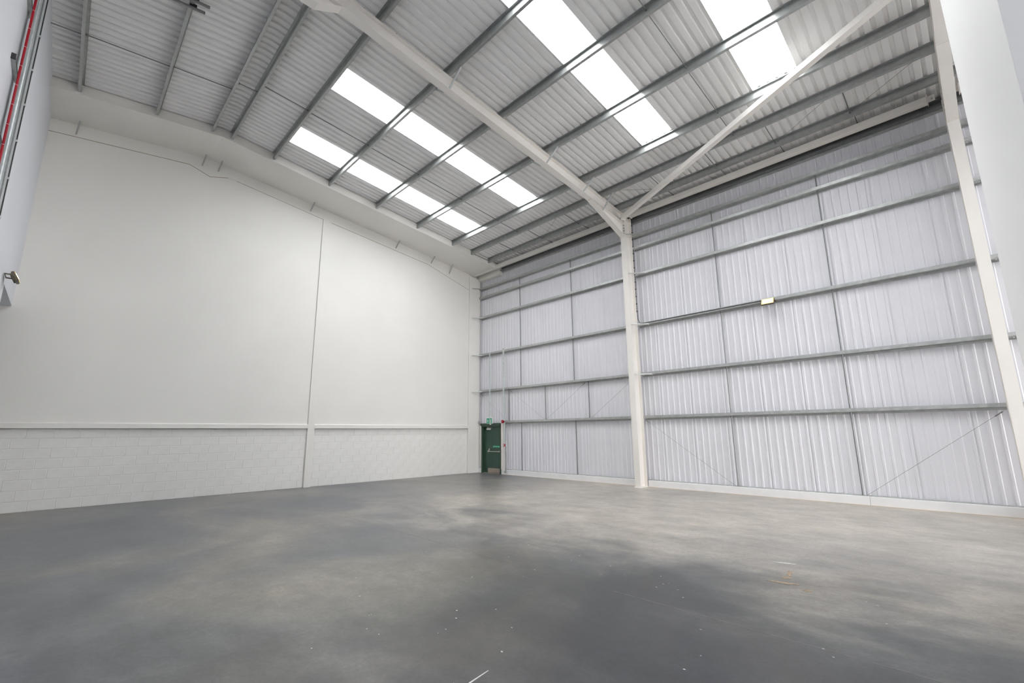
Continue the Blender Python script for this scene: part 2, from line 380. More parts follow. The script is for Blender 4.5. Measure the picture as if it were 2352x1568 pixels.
for k, (a, c) in enumerate(SKX):
    where = ['nearest the gable wall', 'just short of the first frame', 'just past the first frame', 'nearest the second frame', 'past the second frame', 'farthest behind the camera'][k]
    wn = empty('window_%d' % (k+1), ((a+c)/2, -6, roofz(-6)+SH), 'bright white rooflight strip ' + where, 'rooflight', kind='structure')
    sheet(a, c, YS0, YS1, 'skylight_pane', 'skylight', wn)
    lid = MB()
    portal('rooflight_portal', ((a+c)/2, (YS0+YS1)/2, roofz((YS0+YS1)/2)+SH+0.10), c-a, (YS1-YS0), (-math.atan(PR), 0, 0))
# boarded soffit along the gable
so = MB(); zo = -0.06
for ya, yb in ((-17.1, YR), (YR, -0.23)):
    so.prism([(0.0, ya, roofz(ya)+zo), (0.0, yb, roofz(yb)+zo), (0.0, yb, roofz(yb)+SH-0.002), (0.0, ya, roofz(ya)+SH-0.002)], (XB, 0, 0))
so.build('soffit_boarding', 'board', ce)
MB().box((0.0, -0.10, 8.50), (1.5, 0.07, 8.80)).build('eaves_boarding', 'board', ce)

# ------------------------------------------------------------------ left partition, undercroft and far walls
lw = empty('wall_left', (0, YL, 0), 'smooth white partition wall at the far left, near the camera', 'wall', kind='structure')
Pp = [(0.02, YL, 4.62), (2.19, YL, 4.62), (2.19, YL, 0), (32.2, YL, 0), (32.2, YL, roofz(YL)+SH), (0.02, YL, roofz(YL)+SH)]
MB().prism(Pp, (0, -0.15, 0)).build('partition', 'plaster', lw)
MB().box((0.02, -17.0, 4.62), (2.3, YL-0.15, 4.80)).build('undercroft_soffit', 'plaster', lw)
MB().box((0.02, -17.15, 0), (2.4, -17.0, 4.7)).build('undercroft_wall', 'plaster', lw)
MB().box((2.19, -17.0, 0), (2.34, YL-0.15, 4.7)).build('undercroft_side', 'plaster', lw)
fwl = empty('wall_front', (32.2, 0, 0), 'front wall behind the camera with a wide loading opening', 'wall', kind='structure')
OY0, OY1, OZ = -7.4, -0.9, 6.2
fm = MB(); X9 = 32.2
fm.box((X9, -17.2, 0), (X9+0.15, OY0, 8.7)); fm.box((X9, OY1, 0), (X9+0.15, 0.3, 8.8))
fm.prism([(X9, OY0, OZ), (X9, OY1, OZ), (X9, OY1, roofz(OY1)+0.3), (X9, YR, ZR+0.3), (X9, OY0, roofz(OY0)+0.3)], (0.15, 0, 0))
fm.build('front_sheeting', 'liner', fwl)
portal('loading_opening_portal', (X9+0.1, (OY0+OY1)/2, OZ/2), OY1-OY0, OZ, (math.pi/2, 0, math.pi/2))
# yard outside the opening
yd = MB().box((32.4, -40, -0.25), (90, 30, -0.02)).build('forecourt', 'kerb'); tag(yd, 'pale concrete yard outside the loading opening', 'yard', kind='structure')
# white pier close on the right
MB_p = MB().box((15.745, -9.27, 0), (15.96, -5.50, 9.02))
pr = MB_p.build('wall_middle', 'pier', None, 0.006); tag(pr, 'bright white wall end very close at the right edge of the view', 'wall', kind='structure')

# ------------------------------------------------------------------ steel frames
CW, CD = 0.19, 0.41; YC0, YC1 = -0.47, -0.06
RD = 0.325
def frame(xc, label, stays_at, full=True):
    t = empty('portal_frame', (xc, -0.27, 0), label, 'steel frame', 'cream steel portal frames')
    # column (I section, flanges parallel to the cladding)
    mb = MB().beam((xc, (YC0+YC1)/2, 0), (xc, (YC0+YC1)/2, 8.80), I_prof(CW, CD), (0, 1, 0)); mb.build('column', 'steel', t)
    MB().box((xc-0.13, YC0-0.03, 0), (xc+0.13, YC1+0.03, 0.012)).build('base_plate', 'steel', t)
    # stiffeners in the column head
    for z in (8.10, 8.66): MB().box((xc-CW/2+0.003, YC0+0.012, z), (xc+CW/2-0.003, YC1-0.012, z+0.01)).build('stiffener', 'steel', t)
    # rafter, two slopes
    for ya, yb, nm in ((YC0, YR, 'rafter'), (YR, -17.0, 'rafter')):
        a = Vector((xc, ya, roofz(ya)-RD/2)); e = Vector((xc, yb, roofz(yb)-RD/2))
        MB().beam(a, e, I_prof(CW, RD), (0, 0, 1)).build(nm, 'steel', t)
    for k in range(13):
        y = -1.2-k*0.72
        MB().tube([(xc+CW/2-0.02, y, roofz(y)-0.001), (xc+CW/2-0.02, y, roofz(y)+0.022)], 0.016, 6).build('bolt', 'galvdark', t)
    # eaves haunch: web wedge + sloping flange
    hy = -2.30; ht = roofz(hy)-RD
    h = MB(); h.prism([(xc-0.005, YC0, 8.035), (xc-0.005, YC0, roofz(YC0)-RD), (xc-0.005, hy, ht)], (0.010, 0, 0))
    dy, dz = hy-YC0, ht-8.035; ln = math.hypot(dy, dz); ny, nz_ = dz/ln, -dy/ln
    tk = 0.014
    h.prism([(xc-CW/2, YC0, 8.035), (xc-CW/2, hy, ht), (xc-CW/2, hy, ht-tk), (xc-CW/2, YC0, 8.035-tk*1.1)], (CW, 0, 0))
    h.build('haunch', 'steel', t)
    # end plate and its bolts
    MB().box((xc-CW/2-0.004, YC0-0.022, 8.03), (xc+CW/2+0.004, YC0, 8.86)).build('end_plate', 'steel', t)
    for z in (8.12, 8.21, 8.30, 8.40, 8.51, 8.60, 8.69):
        for s_ in (-1, 1):
            x = xc+s_*0.068
            MB().tube([(x, YC0-0.058, z), (x, YC0-0.022, z)], 0.022, 6).build('bolt', 'galv', t)
    # apex haunch
    for s_, yb in ((1, -10.27), (-1, -11.39)):
        d1 = roofz(yb)-RD; zb = ZR-0.645
        h = MB().prism([(xc-0.005, yb, d1), (xc-0.005, YR, ZR-RD), (xc-0.005, YR, zb), (xc-0.005, YR+s_*0.12, zb)], (0.01, 0, 0))
        h.prism([(xc-CW/2, yb, d1), (xc-CW/2, YR+s_*0.12, zb), (xc-CW/2, YR+s_*0.12, zb-0.014), (xc-CW/2, yb, d1-0.016)], (CW, 0, 0))
        h.prism([(xc-CW/2, YR+s_*0.12, zb), (xc-CW/2, YR, zb), (xc-CW/2, YR, zb-0.014), (xc-CW/2, YR+s_*0.12, zb-0.014)], (CW, 0, 0))
        h.build('apex_haunch', 'steel', t)
    # rafter stays up to the purlins
    for y in stays_at:
        for s_ in ((1, -1) if xc < 10 else (1,)):
            b_ = RD if y < -2.3 else RD+0.13
            MB().beam((xc+s_*CW/2, y-0.01, roofz(y)-b_+0.01), (xc+s_*(CW/2+0.39), y+0.01, roofz(y)+0.01), [(-0.018,-0.003),(0.018,-0.003),(0.018,0.003),(-0.014,0.003),(-0.014,0.03),(-0.018,0.03)], (0, 1, 0)).build('rafter_stay', 'galvlight', t)
    return t
PY = [-10.62, -9.50, -7.80, -6.11, -4.42, -2.75, -1.765, -0.812]
PLY = [-11.04, -12.26, -13.70, -15.4]
f1 = frame(X1, 'cream steel portal frame in mid-view, its column against the ribbed wall', [-7.76, -4.43, -2.75, -1.76])
f2 = frame(X2, 'cream steel portal frame at the right edge beside the white wall end', [-4.43, -2.75, -1.76])
# black cable clipped down the first column and along the girt to the floodlight
zg = [2.055, 3.41, 5.02, 6.73, 7.67, 8.10]
xk = X1+CW/2+0.012
cb = empty('black_cable', (xk, -0.06, 5), 'thin black cable clipped down the mid-view column to the cladding floodlight', 'cable')
MB().tube([(xk, -0.055, 8.80), (xk, -0.05, 7.2), (xk, -0.055, 5.55), (xk+0.02, -0.06, 5.22), (xk+0.10, -0.072, 5.10), (xk+0.22, -0.075, 5.075), (9.9, -0.075, 5.072), (11.75, -0.075, 5.065)], 0.009, 6).build('cable', 'black', cb)
for k in range(14):
    MB().box((xk-0.012, -0.075, 5.5+k*0.25), (xk+0.018, -0.04, 5.53+k*0.25)).build('cable_clip', 'black', cb)

# ------------------------------------------------------------------ purlins
bays = [(XB-0.002, X1, 'gable bay'), (X1, X2, 'middle bay'), (X2, 32.1, 'bay past second frame')]
def purlin(y, side, xa, xb, label, group):
    # Z section: web leaning with the slope, bottom flange away from the ridge
    s_ = side; pr_ = -PR if y > YR else PL
    nn = Vector((0, -pr_, 1)).normalized(); tt = Vector((0, s_, s_*pr_)).normalized()
    o = Vector((xa, y, roofz(y)))
    pf = [(0,0.007),(0.007,0),(0.062,0),(0.062,0.018),(0.058,0.018),(0.058,0.004),(0.004,0.004),(0.004,SH-0.002),(-0.055,SH-0.002),(-0.055,SH-0.018),(-0.051,SH-0.018),(-0.051,SH-0.006),(0,SH-0.006)]
    t = empty('purlin', o, label, 'purlin', group)
    MB().prism([o + tt*a + nn*c for a, c in pf], (xb-xa, 0, 0)).build('z_section', 'galvroof', t)
    return t
for bi, (xa, xb, bn) in enumerate(bays):
    for i, y in enumerate(PY):
        purlin(y, 1, xa, xb, '%s galvanised purlin from the ridge, right slope, %s' % (ORD[i], bn), 'purlins of the ' + bn)
    for i, y in enumerate(PLY):
        if bi == 2 and i > 0: continue
        purlin(y, -1, xa, xb, '%s galvanised purlin from the ridge, left slope, %s' % (ORD[i], bn), 'purlins of the ' + bn)
# cleats and sleeves on the first frame
# tie rods between purlins
def tie(pts, label, group='dark tie rods between the purlins', r=0.011, m_='galvdark', name='tie_rod'):
    t = empty(name, pts[0], label, 'rod', group); MB().tube(pts, r, 6).build('rod', m_, t)
    for p in (pts[0], pts[-1]):
        MB().tube([Vector(p)+Vector((0, 0, -0.018)), Vector(p)+Vector((0, 0, 0.018))], 0.018, 6).build('nut', m_, t)
    return t
def rz(y, o=0.10): return roofz(y)+o
names_ = ['ridge', 'first', 'second', 'third', 'fourth', 'fifth', 'sixth', 'seventh']
for bx, bn in ((4.25, 'gable bay'), (11.99, 'middle bay')):
    for i in range(0, 6):
        y0, y1 = PY[i], PY[i+1]
        tie([(bx, y0+0.03, rz(y0+0.03, 0.07)), (bx, y1-0.01, rz(y1, 0.10))], 'dark tie rod mid %s between %s and %s right slope purlins' % (bn, ORD[i], ORD[i+1]))
    for i in range(0, 3):
        y0, y1 = PLY[i], PLY[i+1]
        if bn == 'gable bay':
            tie([(3.6, y0-0.03, rz(y0, 0.07)), (3.6, y1+0.01, rz(y1, 0.10))], 'dark tie rod on the left roof slope, %s gap from the ridge' % ORD[i])
    tie([(bx-0.3, PLY[0]+0.02, rz(PLY[0], 0.05)), (bx-0.3, PY[0]-0.02, rz(PY[0], 0.05))], 'short dark tie rod across the ridge gap of the ' + bn)
for xs_, bn in (((1.56, 3.08, 4.66, 6.38), 'gable bay'), ((9.60, 11.18, 12.68, 14.25), 'middle bay')):
    for i, x in enumerate(xs_):
        tie([(x, PY[6]+0.03, rz(PY[6], 0.07)), (x, PY[7]-0.01, rz(PY[7], 0.10))], 'dark tie rod between last two purlins of %s, %s from gable' % (bn, ORD[i]))
        tie([(x+0.06, PY[7]+0.03, rz(PY[7], 0.07)), (x+0.06, -0.30, rz(-0.3, 0.12))], 'dark tie rod from lowest purlin to eaves, %s, %s from gable' % (bn, ORD[i]))
for p, q, lab in (((8.38, -1.70, rz(-1.7)), (9.55, -0.85, rz(-.85)), 'first frame'), ((12.75, -0.85, rz(-.85)), (14.1, -1.70, rz(-1.7)), 'middle bay, beside its third eaves rod'),
                  ((14.3, -0.85, rz(-.85)), (15.6, -1.70, rz(-1.7)), 'second frame'), ((4.75, -0.85, rz(-.85)), (6.2, -1.70, rz(-1.7)), 'gable bay, beside its third eaves rod')):
    tie([p, q], 'thin diagonal bracing wire in the roof near the ' + lab, 'thin bracing wires', 0.004, name='bracing_wire')

# ------------------------------------------------------------------ eaves strut, eaves gutter beam, diagonal brace
for (xa, xb, bn) in ((0.02, X1-CW/2-0.12, 'gable bay'), (X1+CW/2+0.14, X2-CW/2-0.22, 'middle bay'), (X2+0.2, 32.1, 'bay past the second frame')):
    t = empty('eaves_strut', (xa, -0.305, 8.775), 'cream square eaves tube along the wall top, ' + bn, 'beam', 'cream eaves tubes')
    MB().beam((xa, -0.305, 8.775), (xb, -0.305, 8.775), sq(0.15, 0.15)).build('tube', 'steel', t, 0.012)
    ends = [] if bn.startswith('gable') else [(xa, -1)]
    ends += [(xb, 1)]
    for x, s_ in ends:
        MB().box((min(x, x+s_*0.015), -0.395, 8.68), (max(x, x+s_*0.015), -0.215, 8.87)).build('cap_plate', 'steel', t)
        MB().box((min(x+s_*0.015, x+s_*0.13), -0.312, 8.73), (max(x+s_*0.015, x+s_*0.13), -0.298, 8.87)).build('fin_plate', 'steel', t)
        MB().tube([(x+s_*0.08, -0.335, 8.78), (x+s_*0.08, -0.312, 8.78)], 0.018, 6).build('bolt', 'galv', t)
for xa, xb, bn in ((1.50, X1, 'gable bay'), (X1, X2, 'middle bay'), (X2, 32.1, 'bay past the second frame')):
    t = empty('eaves_channel', (xa, 0.0, 8.6), 'dark grey channel under the cream eaves tube, ' + bn, 'beam', 'grey eaves channels')
    MB().prism([(xa, -0.06, 8.67), (xa, 0.06, 8.67), (xa, 0.06, 8.88), (xa, -0.06, 8.88), (xa, -0.06, 8.85), (xa, 0.04, 8.85), (xa, 0.04, 8.68), (xa, -0.054, 8.68), (xa, -0.054, 8.70), (xa, -0.06, 8.70)], (xb-xa, 0, 0)).build('channel', 'galvdark', t)
    MB().box((xa, 0.058, 8.60), (xb, 0.075, 8.668)).build('edge_trim', 'galv', t)
t = empty('diagonal_brace', (8.1, -0.70, 8.56), 'cream square tube brace rising diagonally under the roof from the column head', 'brace')
b0, b1 = Vector((8.13, -0.77, 8.545)), Vector((15.70, -4.10, 8.93))
MB().beam(b0, b1, sq(0.135, 0.135)).build('tube', 'steel', t, 0.010)
dv = (b1-b0).normalized()
MB().beam(b0-dv*0.012, b0+dv*0.004, sq(0.18, 0.18)).build('cap_plate', 'steel', t)
MB().beam(b0-dv*0.18, b0-dv*0.012, sq(0.012, 0.13)).build('fin_plate', 'steel', t)
MB().beam(b1-dv*0.004, b1+dv*0.012, sq(0.18, 0.18)).build('cap_plate', 'steel', t)
for q in (0.06, 0.12):
    c_ = b0-dv*q; MB().tube([c_+Vector((0, -0.03, 0)), c_], 0.014, 6).build('bolt', 'galv', t)

# ------------------------------------------------------------------ girts on the cladding
gn = ['lowest', 'second lowest', 'third lowest', 'fourth lowest', 'second highest', 'highest']
def girt(z, xa, xb, label, group):
    t = empty('girt', (xa, 0, z), label, 'rail', group)
    y0, y1, f = -0.06, 0.076, 0.082
    P = [(y0, z+0.006), (y0+0.006, z), (y1, z), (y1, z-0.05), (y1+0.003, z-0.05), (y1+0.003, z+0.004), (y0+0.004, z+0.004), (y0+0.004, z+f-0.004), (y0+0.018, z+f-0.004), (y0+0.018, z+f), (y0, z+f)]
    MB().prism([(xa, a, c) for a, c in P], (xb-xa, 0, 0)).build('z_section', 'galv', t)
    for x in (xa+0.10, xb-0.10):
        MB().tube([(x, y0-0.012, z+0.04), (x, y0, z+0.04)], 0.012, 6).build('bolt', 'galvlight', t)
    return t
gb = [(0.10, X1-CW/2+0.005, 'gable bay'), (X1+CW/2-0.003, X2-0.10, 'middle bay'), (X2+0.10, 32.1, 'bay past the second frame')]
for bi, (xa, xb, bn) in enumerate(gb):
    for i, z in enumerate(zg):
        a = 1.66 if (bi == 0 and i == 0) else xa
        girt(z, a, xb, 'grey galvanised %s rail across the ribbed wall in the %s' % (gn[i], bn), 'rails of the ' + bn)
girt(zg[0], 0.10, 0.27, 'short grey rail stub between the wall corner and the green door', None)
# cleats on the columns
for xc, fn in ((X1, 'mid-view column'), (X2, 'right-hand column')):
    for i, z in enumerate(zg):
        t = empty('girt_cleat', (xc, -0.05, z), 'small steel cleat behind the %s at the %s rail' % (fn, gn[i]), 'bracket', 'cleats on the columns')
        MB().box((xc+CW/2-0.02, -0.058, z-0.012), (xc+CW/2+0.14, 0.06, z-0.004)).build('plate', 'galv', t)
        MB().tube([(xc+CW/2+0.09, -0.02, z-0.03), (xc+CW/2+0.09, -0.02, z-0.012)], 0.014, 6).build('bolt', 'galv', t)
# column stays: flat grey bars from inner flange to the rails
def cstay(x0, y0, x1, y1, z, label):
    t = empty('column_stay', (x0, y0, z), label, 'stay', 'grey stays from column to rail')
    MB().beam((x0, y0, z), (x1, y1, z), [(-0.02,-0.003),(0.02,-0.003),(0.02,0.003),(-0.016,0.003),(-0.016,0.035),(-0.02,0.035)]).build('bar', 'galv', t)
    MB().tube([(x1, y1, z-0.02), (x1, y1, z+0.02)], 0.014, 6).build('bolt', 'galv', t)
for i in (5, 3, 2, 1):
    cstay(X1+CW/2-0.01, YC0-0.004, X1+CW/2+0.40, -0.07, zg[i]-0.012, 'horizontal grey stay on the mid-view column to the %s rail' % gn[i])
    cstay(0.085, -0.50, 0.36, -0.07, zg[i]-0.012, 'horizontal grey stay out of the gable corner casing to the %s rail' % gn[i])
# wall sag rods
def sag(x, z0, z1, label):
    t = empty('sag_rod', (x, 0.02, z0), label, 'rod', 'vertical rods between the rails')
    MB().tube([(x, 0.02, z0), (x, 0.02, z1)], 0.016, 6).build('rod', 'galvdark', t)
    for z in (z0, z1): MB().tube([(x, 0.02, z-0.02 if z == z1 else z), (x, 0.02, z if z == z1 else z+0.02)], 0.024, 6).build('nut', 'galvdark', t)
for x, lb in ((2.62, 'nearer the gable corner'), (5.31, 'nearer the mid-view column')):
    sag(x, 0.205, zg[0], 'vertical rod below the lowest rail, gable bay, ' + lb)
    for i in range(1, 5): sag(x, zg[i], zg[i+1], 'vertical rod %s, from %s to %s rail' % (lb, gn[i], gn[i+1]))
for x, lb in ((1.91, 'nearest the exit door'), (3.91, 'in the middle'), (5.92, 'nearest the mid-view column')):
    sag(x, zg[0]+0.08, zg[1], 'short vertical rod between the two lowest rails, ' + lb)
for x, lb in ((10.62, 'left one'), (13.28, 'right one')):
    sag(x, 0.205, zg[0], 'vertical rod below the lowest rail of the middle bay, ' + lb)
    for i in range(0, 5): sag(x, zg[i], zg[i+1], 'middle bay vertical rod, %s, from %s to %s rail' % (lb, gn[i], gn[i+1]))
# bracing wires on the wall
def wire(p, q, label, buckle=None):
    t = empty('bracing_wire', p, label, 'wire', 'thin diagonal wires on the ribbed wall')
    P, Q = Vector(p), Vector(q); d = (Q-P).normalized()
    MB().tube([P, Q], 0.0035, 5).build('strand', 'galvdark', t)
    MB().tube([P+d*0.02, P+d*0.16], 0.012, 6).build('turnbuckle', 'galvdark', t)
    return t
yw_ = -0.005
wire((0.16, yw_, 3.36), (1.82, yw_, 2.14), 'thin wire from the gable corner down over the exit door')
wire((1.97, yw_, 3.38), (3.86, yw_, 2.14), 'thin wire falling right from above the alarm sounder between the two lowest rails')
wire((5.82, yw_, 3.38), (3.97, yw_, 2.14), 'thin wire falling left to the middle rod between the two lowest rails')
wire((7.75, yw_, 3.36), (6.02, yw_, 2.14), 'thin wire falling left from behind the mid-view column')
wire((8.06, yw_, 2.00), (10.57, yw_, 0.20), 'thin wire falling from the mid-view column to the kerb')
wire((15.70, yw_, 1.98), (13.35, yw_, 0.20), 'thin wire falling from the right-hand column to the kerb')

# ------------------------------------------------------------------ stay stubs that poke out of the gable soffit
for i, y in enumerate([-13.72, -11.0, -10.58, -7.77, -4.40, -2.71, -1.75]):
    t = empty('stay_stub', (0.15, y, roofz(y)-0.1), 'grey metal stub out of the white gable boarding, %s from the left' % ORD[i], 'bracket', 'grey stubs in the gable boarding')
    dp = 0.33 if i < 6 else 0.45
    MB().beam((0.045, y-0.01, roofz(y)-dp), (0.28, y+0.03, roofz(y)-0.05), [(-0.02,-0.003),(0.02,-0.003),(0.02,0.003),(-0.016,0.003),(-0.016,0.032),(-0.02,0.032)], (0, 1, 0)).build('bar', 'galv', t)

# ------------------------------------------------------------------ fire exit door
dr = empty('door_1', (0.95, -0.03, 0), 'dark green fire exit door with push bar in the far corner', 'door', kind='structure')
dx0, dx1, dz = 0.31, 1.50, 1.955
FR = MB()
FR.box((dx0, -0.085, 0), (dx0+0.055, 0.10, dz)); FR.box((dx1-0.05, -0.085, 0), (dx1, 0.10, dz)); FR.box((dx0, -0.085, dz-0.055), (dx1, 0.10, dz))
FR.box((dx0+0.055, 0.02, 0), (dx0+0.095, 0.10, dz-0.055)); 
FR.build('door_frame', 'greenframe', dr, 0.003)
MB().box((dx0-0.06, -0.095, dz), (dx1-0.02, 0.09, dz+0.095)).build('door_head', 'greenframe', dr, 0.003)
lf = MB().box((dx0+0.095, 0.045, 0.02), (dx1-0.05, 0.09, dz-0.06)).build('door_leaf', 'green', dr, 0.003)
MB().box((dx0+0.0, -0.03, 0), (dx1, 0.09, 0.018)).build('threshold', 'steelplate', dr)
lx0, lx1 = 0.60, dx1-0.055
MB().box((lx0, 0.038, 0.03), (lx1, 0.045, 0.205)).build('kick_plate', 'steelplate', lf)
# push bar
pb = MB()
pb.tube([(0.66, -0.03, 0.885), (1.36, -0.03, 0.885)], 0.014, 8)
pb.build('push_bar', 'chrome', lf)
for x, s_ in ((0.69, 1), (1.39, -1)):
    MB().prism([(x-0.025, 0.04, 0.98), (x-0.025, 0.04, 0.87), (x-0.025, -0.035, 0.865), (x-0.025, -0.035, 0.905)], (0.05, 0, 0)).build('bar_arm', 'chrome', lf)
    MB().box((x-0.03, 0.030, 0.87), (x+0.03, 0.045, 1.00)).build('bar_mount', 'chrome', lf)
MB().box((0.56, -0.01, 1.775), (0.80, 0.044, 1.845)).build('door_closer', 'white', lf, 0.004)
MB().beam((0.66, 0.0, 1.865), (0.93, -0.01, 1.855), sq(0.02, 0.012)).build('closer_arm', 'chrome', lf)
MB().box((0.62, -0.02, 1.855), (0.68, 0.02, 1.885)).build('closer_hinge', 'white', lf)
def text(body, size, loc, rot, m_, parent, name='lettering', ext=0.0006, align='LEFT'):
    cu = bpy.data.curves.new(name, 'FONT'); cu.body = body; cu.size = size; cu.extrude = ext; cu.align_x = align; cu.align_y = 'CENTER'
    tmp = bpy.data.objects.new('tmp', cu); COL.objects.link(tmp); dg = bpy.context.evaluated_depsgraph_get(); dg.update()
    me = bpy.data.meshes.new_from_object(tmp.evaluated_get(dg)); bpy.data.objects.remove(tmp)
    me.transform(Matrix.Translation(loc) @ Matrix.Rotation(rot[2], 4, 'Z') @ Matrix.Rotation(rot[0], 4, 'X'))
    off = Vector((0, 0, 0)); q = parent
    while q is not None: off += q.location; q = q.parent
    me.transform(Matrix.Translation(-off)); me.materials.clear(); me.materials.append(M[m_])
    o = bpy.data.objects.new(name, me); COL.objects.link(o); o.parent = parent; return o
ns = MB().box((0.92, 0.040, 1.045), (1.33, 0.045, 1.125)).build('push_bar_notice', 'signgreen', lf)
text('Push bar to open', 0.048, (1.005, 0.0392, 1.088), (math.pi/2, 0, 0), 'white', lf)
ar = MB()
ar.prism([(0.935, 0.0398, 1.062), (0.955, 0.0398, 1.062), (0.985, 0.0398, 1.108), (0.965, 0.0398, 1.108)], (0, -0.001, 0)).build('notice_slash', 'white', lf)
tag(MB().box((1.395, 0.040, 1.45), (1.41, 0.045, 1.53)).build('blue_tag', 'plaster', lf), 'small pale blue tag')
for z in (0.30, 1.0, 1.65): MB().tube([(dx0+0.10, 0.03, z), (dx0+0.10, 0.03, z+0.10)], 0.011, 8).build('hinge', 'greenframe', dr)
# cream post right of the door
t = empty('door_post', (1.60, -0.03, 0), 'narrow cream steel post between the green door and the conduit', 'post')
MB().box((1.525, -0.075, 0.19), (1.655, 0.07, 2.05)).build('post', 'steel', t, 0.004)
MB().box((1.50, -0.09, 2.05), (1.68, 0.07, 2.065)).build('cap_plate', 'steel', t)
for z in (0.55, 0.95, 1.35, 1.75): MB().tube([(1.59, -0.083, z), (1.59, -0.075, z)], 0.012, 6).build('screw', 'galv', t)
t = empty('door_side_panel', (0.2, 0, 0), 'narrow cream panel between the wall corner and the green door', 'panel')
MB().box((0.10, 0.0, 0.19), (0.305, 0.05, 2.02)).build('panel', 'steel', t)
MB().tube([(0.11, -0.03, 0.235), (0.24, -0.03, 0.22), (0.305, -0.03, 0.20)], 0.012, 6).build('pipe', 'galvlight', t)

# exit sign: white light box, green face with arrow and running figure
t = empty('exit_sign', (0.93, -0.15, 2.12), 'green and white emergency exit sign above the green door', 'sign')
sx0, sx1, sz0, sz1, sy = 0.765, 1.085, 2.035, 2.265, -0.18
MB().box((sx0-0.008, sy, sz0-0.01), (sx1+0.008, sy+0.045, sz1+0.03)).build('sign_box', 'white', t, 0.004)
MB().box((sx0, sy-0.003, sz0), (sx1, sy, sz1-0.01)).build('sign_face', 'signgreen', t)
def flat(pts, m_='white', nm='pictogram'):
    MB().prism([(x, sy-0.003, z) for x, z in pts], (0, -0.0015, 0)).build(nm, m_, t)
flat([(0.828, 2.065), (0.852, 2.065), (0.852, 2.135), (0.877, 2.135), (0.840, 2.215), (0.803, 2.135), (0.828, 2.135)], nm='arrow')
flat([(0.935, 2.045), (1.005, 2.045), (1.005, 2.235), (0.935, 2.235)], nm='doorway')
flat([(0.955, 2.20), (0.975, 2.215), (0.995, 2.195), (0.985, 2.16), (0.965, 2.13), (0.985, 2.10), (0.980, 2.06), (0.965, 2.06), (0.966, 2.09), (0.945, 2.12), (0.955, 2.15)], 'signgreen', 'runner')
flat([(1.01, 2.17), (1.04, 2.185), (1.045, 2.17), (1.02, 2.145), (1.03, 2.10), (1.05, 2.06), (1.035, 2.055), (1.012, 2.09)], 'white', 'runner')
MB().tube([(0.97, sy+0.02, 1.985), (0.97, sy+0.02, 2.03)], 0.03, 8).build('sensor', 'white', t)
# conduits
def conduit(x, y, z0, z1, label, r=0.029):
    t = empty('conduit', (x, y, z0), label, 'conduit', 'zinc conduits beside the exit door')
    MB().tube([(x, y, z0), (x, y, z1)], r, 10).build('pipe', 'galvlight', t)
    MB().box((x-0.052, y+0.012, z0), (x-0.012, y+0.03, z1)).build('backing_strut', 'galv', t)
    z = z0+0.25
    while z < z1:
        MB().box((x-0.045, y-0.004, z), (x+0.03, y+0.026, z+0.025)).build('saddle', 'galv', t); z += 0.85
    return t
conduit(0.925, -0.15, 2.295, 5.06, 'zinc conduit dropping to the green exit sign')
t = conduit(1.772, -0.15, 2.16, 5.10, 'zinc conduit dropping to the red alarm sounder', 0.036)
tag(MB().tube([(1.772, -0.15, 5.10), (1.772, -0.15, 5.13)], 0.022, 8).build('end_cap', 'red', t), 'red end cap')
conduit(1.785, -0.10, 1.21, 2.06, 'short zinc conduit between the red sounder and the red call point')
t = empty('steel_upright', (1.80, -0.08, 0.05), 'grey steel upright with foot below the red call point', 'post')
MB().box((1.765, -0.09, 0.10), (1.845, -0.065, 1.10)).build('upright', 'galv', t)
MB().box((1.735, -0.11, 0.075), (1.865, -0.062, 0.14)).build('foot', 'galv', t)
# sounder
t = empty('alarm_sounder', (1.73, -0.18, 2.10), 'round red fire alarm sounder on the conduit above the door post', 'alarm')
MB().tube([(1.735, -0.125, 2.10), (1.735, -0.16, 2.10)], 0.055, 16).build('base', 'red', t)
MB().tube([(1.735, -0.16, 2.10), (1.722, -0.21, 2.097)], 0.066, 16).build('horn', 'red', t, 0.008)
MB().tube([(1.72, -0.211, 2.097), (1.719, -0.214, 2.097)], 0.016, 12).build('grille', 'white', t)
t = empty('call_point', (1.77, -0.15, 1.16), 'small red and white fire alarm call point beside the green door', 'call point')
MB().box((1.735, -0.165, 1.105), (1.83, -0.115, 1.205)).build('housing', 'red', t, 0.005)
MB().box((1.752, -0.169, 1.125), (1.805, -0.165, 1.185)).build('glass_plate', 'white', t)

# ------------------------------------------------------------------ floodlights
def flood(loc, rz_, tilt, label, sc_=1.0):
    t = empty('floodlight', loc, label, 'floodlight', 'lit led floodlights'); Mx = Matrix.Rotation(rz_, 4, 'Z') @ Matrix.Rotation(tilt, 4, 'X')
    def part(mb, nm, m_, bev=0.0, rot=True):
        mm = Mx if rot else Matrix.Rotation(rz_, 4, 'Z')
        mb.v = [tuple(mm @ (Vector(v)*sc_) + Vector(loc)) for v in mb.v]; return mb.build(nm, m_, t, bev)
    h = part(MB().box((-0.155, 0.0, -0.095), (0.155, 0.05, 0.095)), 'housing', 'darkhousing', 0.012)
    fins = MB()
    for k in range(7): fins.box((-0.12+k*0.04-0.004, 0.05, -0.07), (-0.12+k*0.04+0.004, 0.075, 0.07))
    part(fins, 'cooling_fins', 'darkhousing')
    part(MB().box((-0.143, -0.004, -0.083), (0.143, 0.0, 0.083)), 'glare_rim', 'glow', 0.002)  # added glowing plate, stands in for lens glare
    part(MB().box((-0.108, -0.009, -0.050), (0.108, -0.004, 0.050)), 'lens', 'lens', 0.002)
    br = MB(); br.box((-0.17, 0.01, -0.012), (-0.158, 0.16, 0.012)); br.box((0.158, 0.01, -0.012), (0.17, 0.16, 0.012)); br.box((-0.17, 0.15, -0.012), (0.17, 0.16, 0.012))
    part(br, 'bracket', 'darkhousing', 0.0, False)
    return t
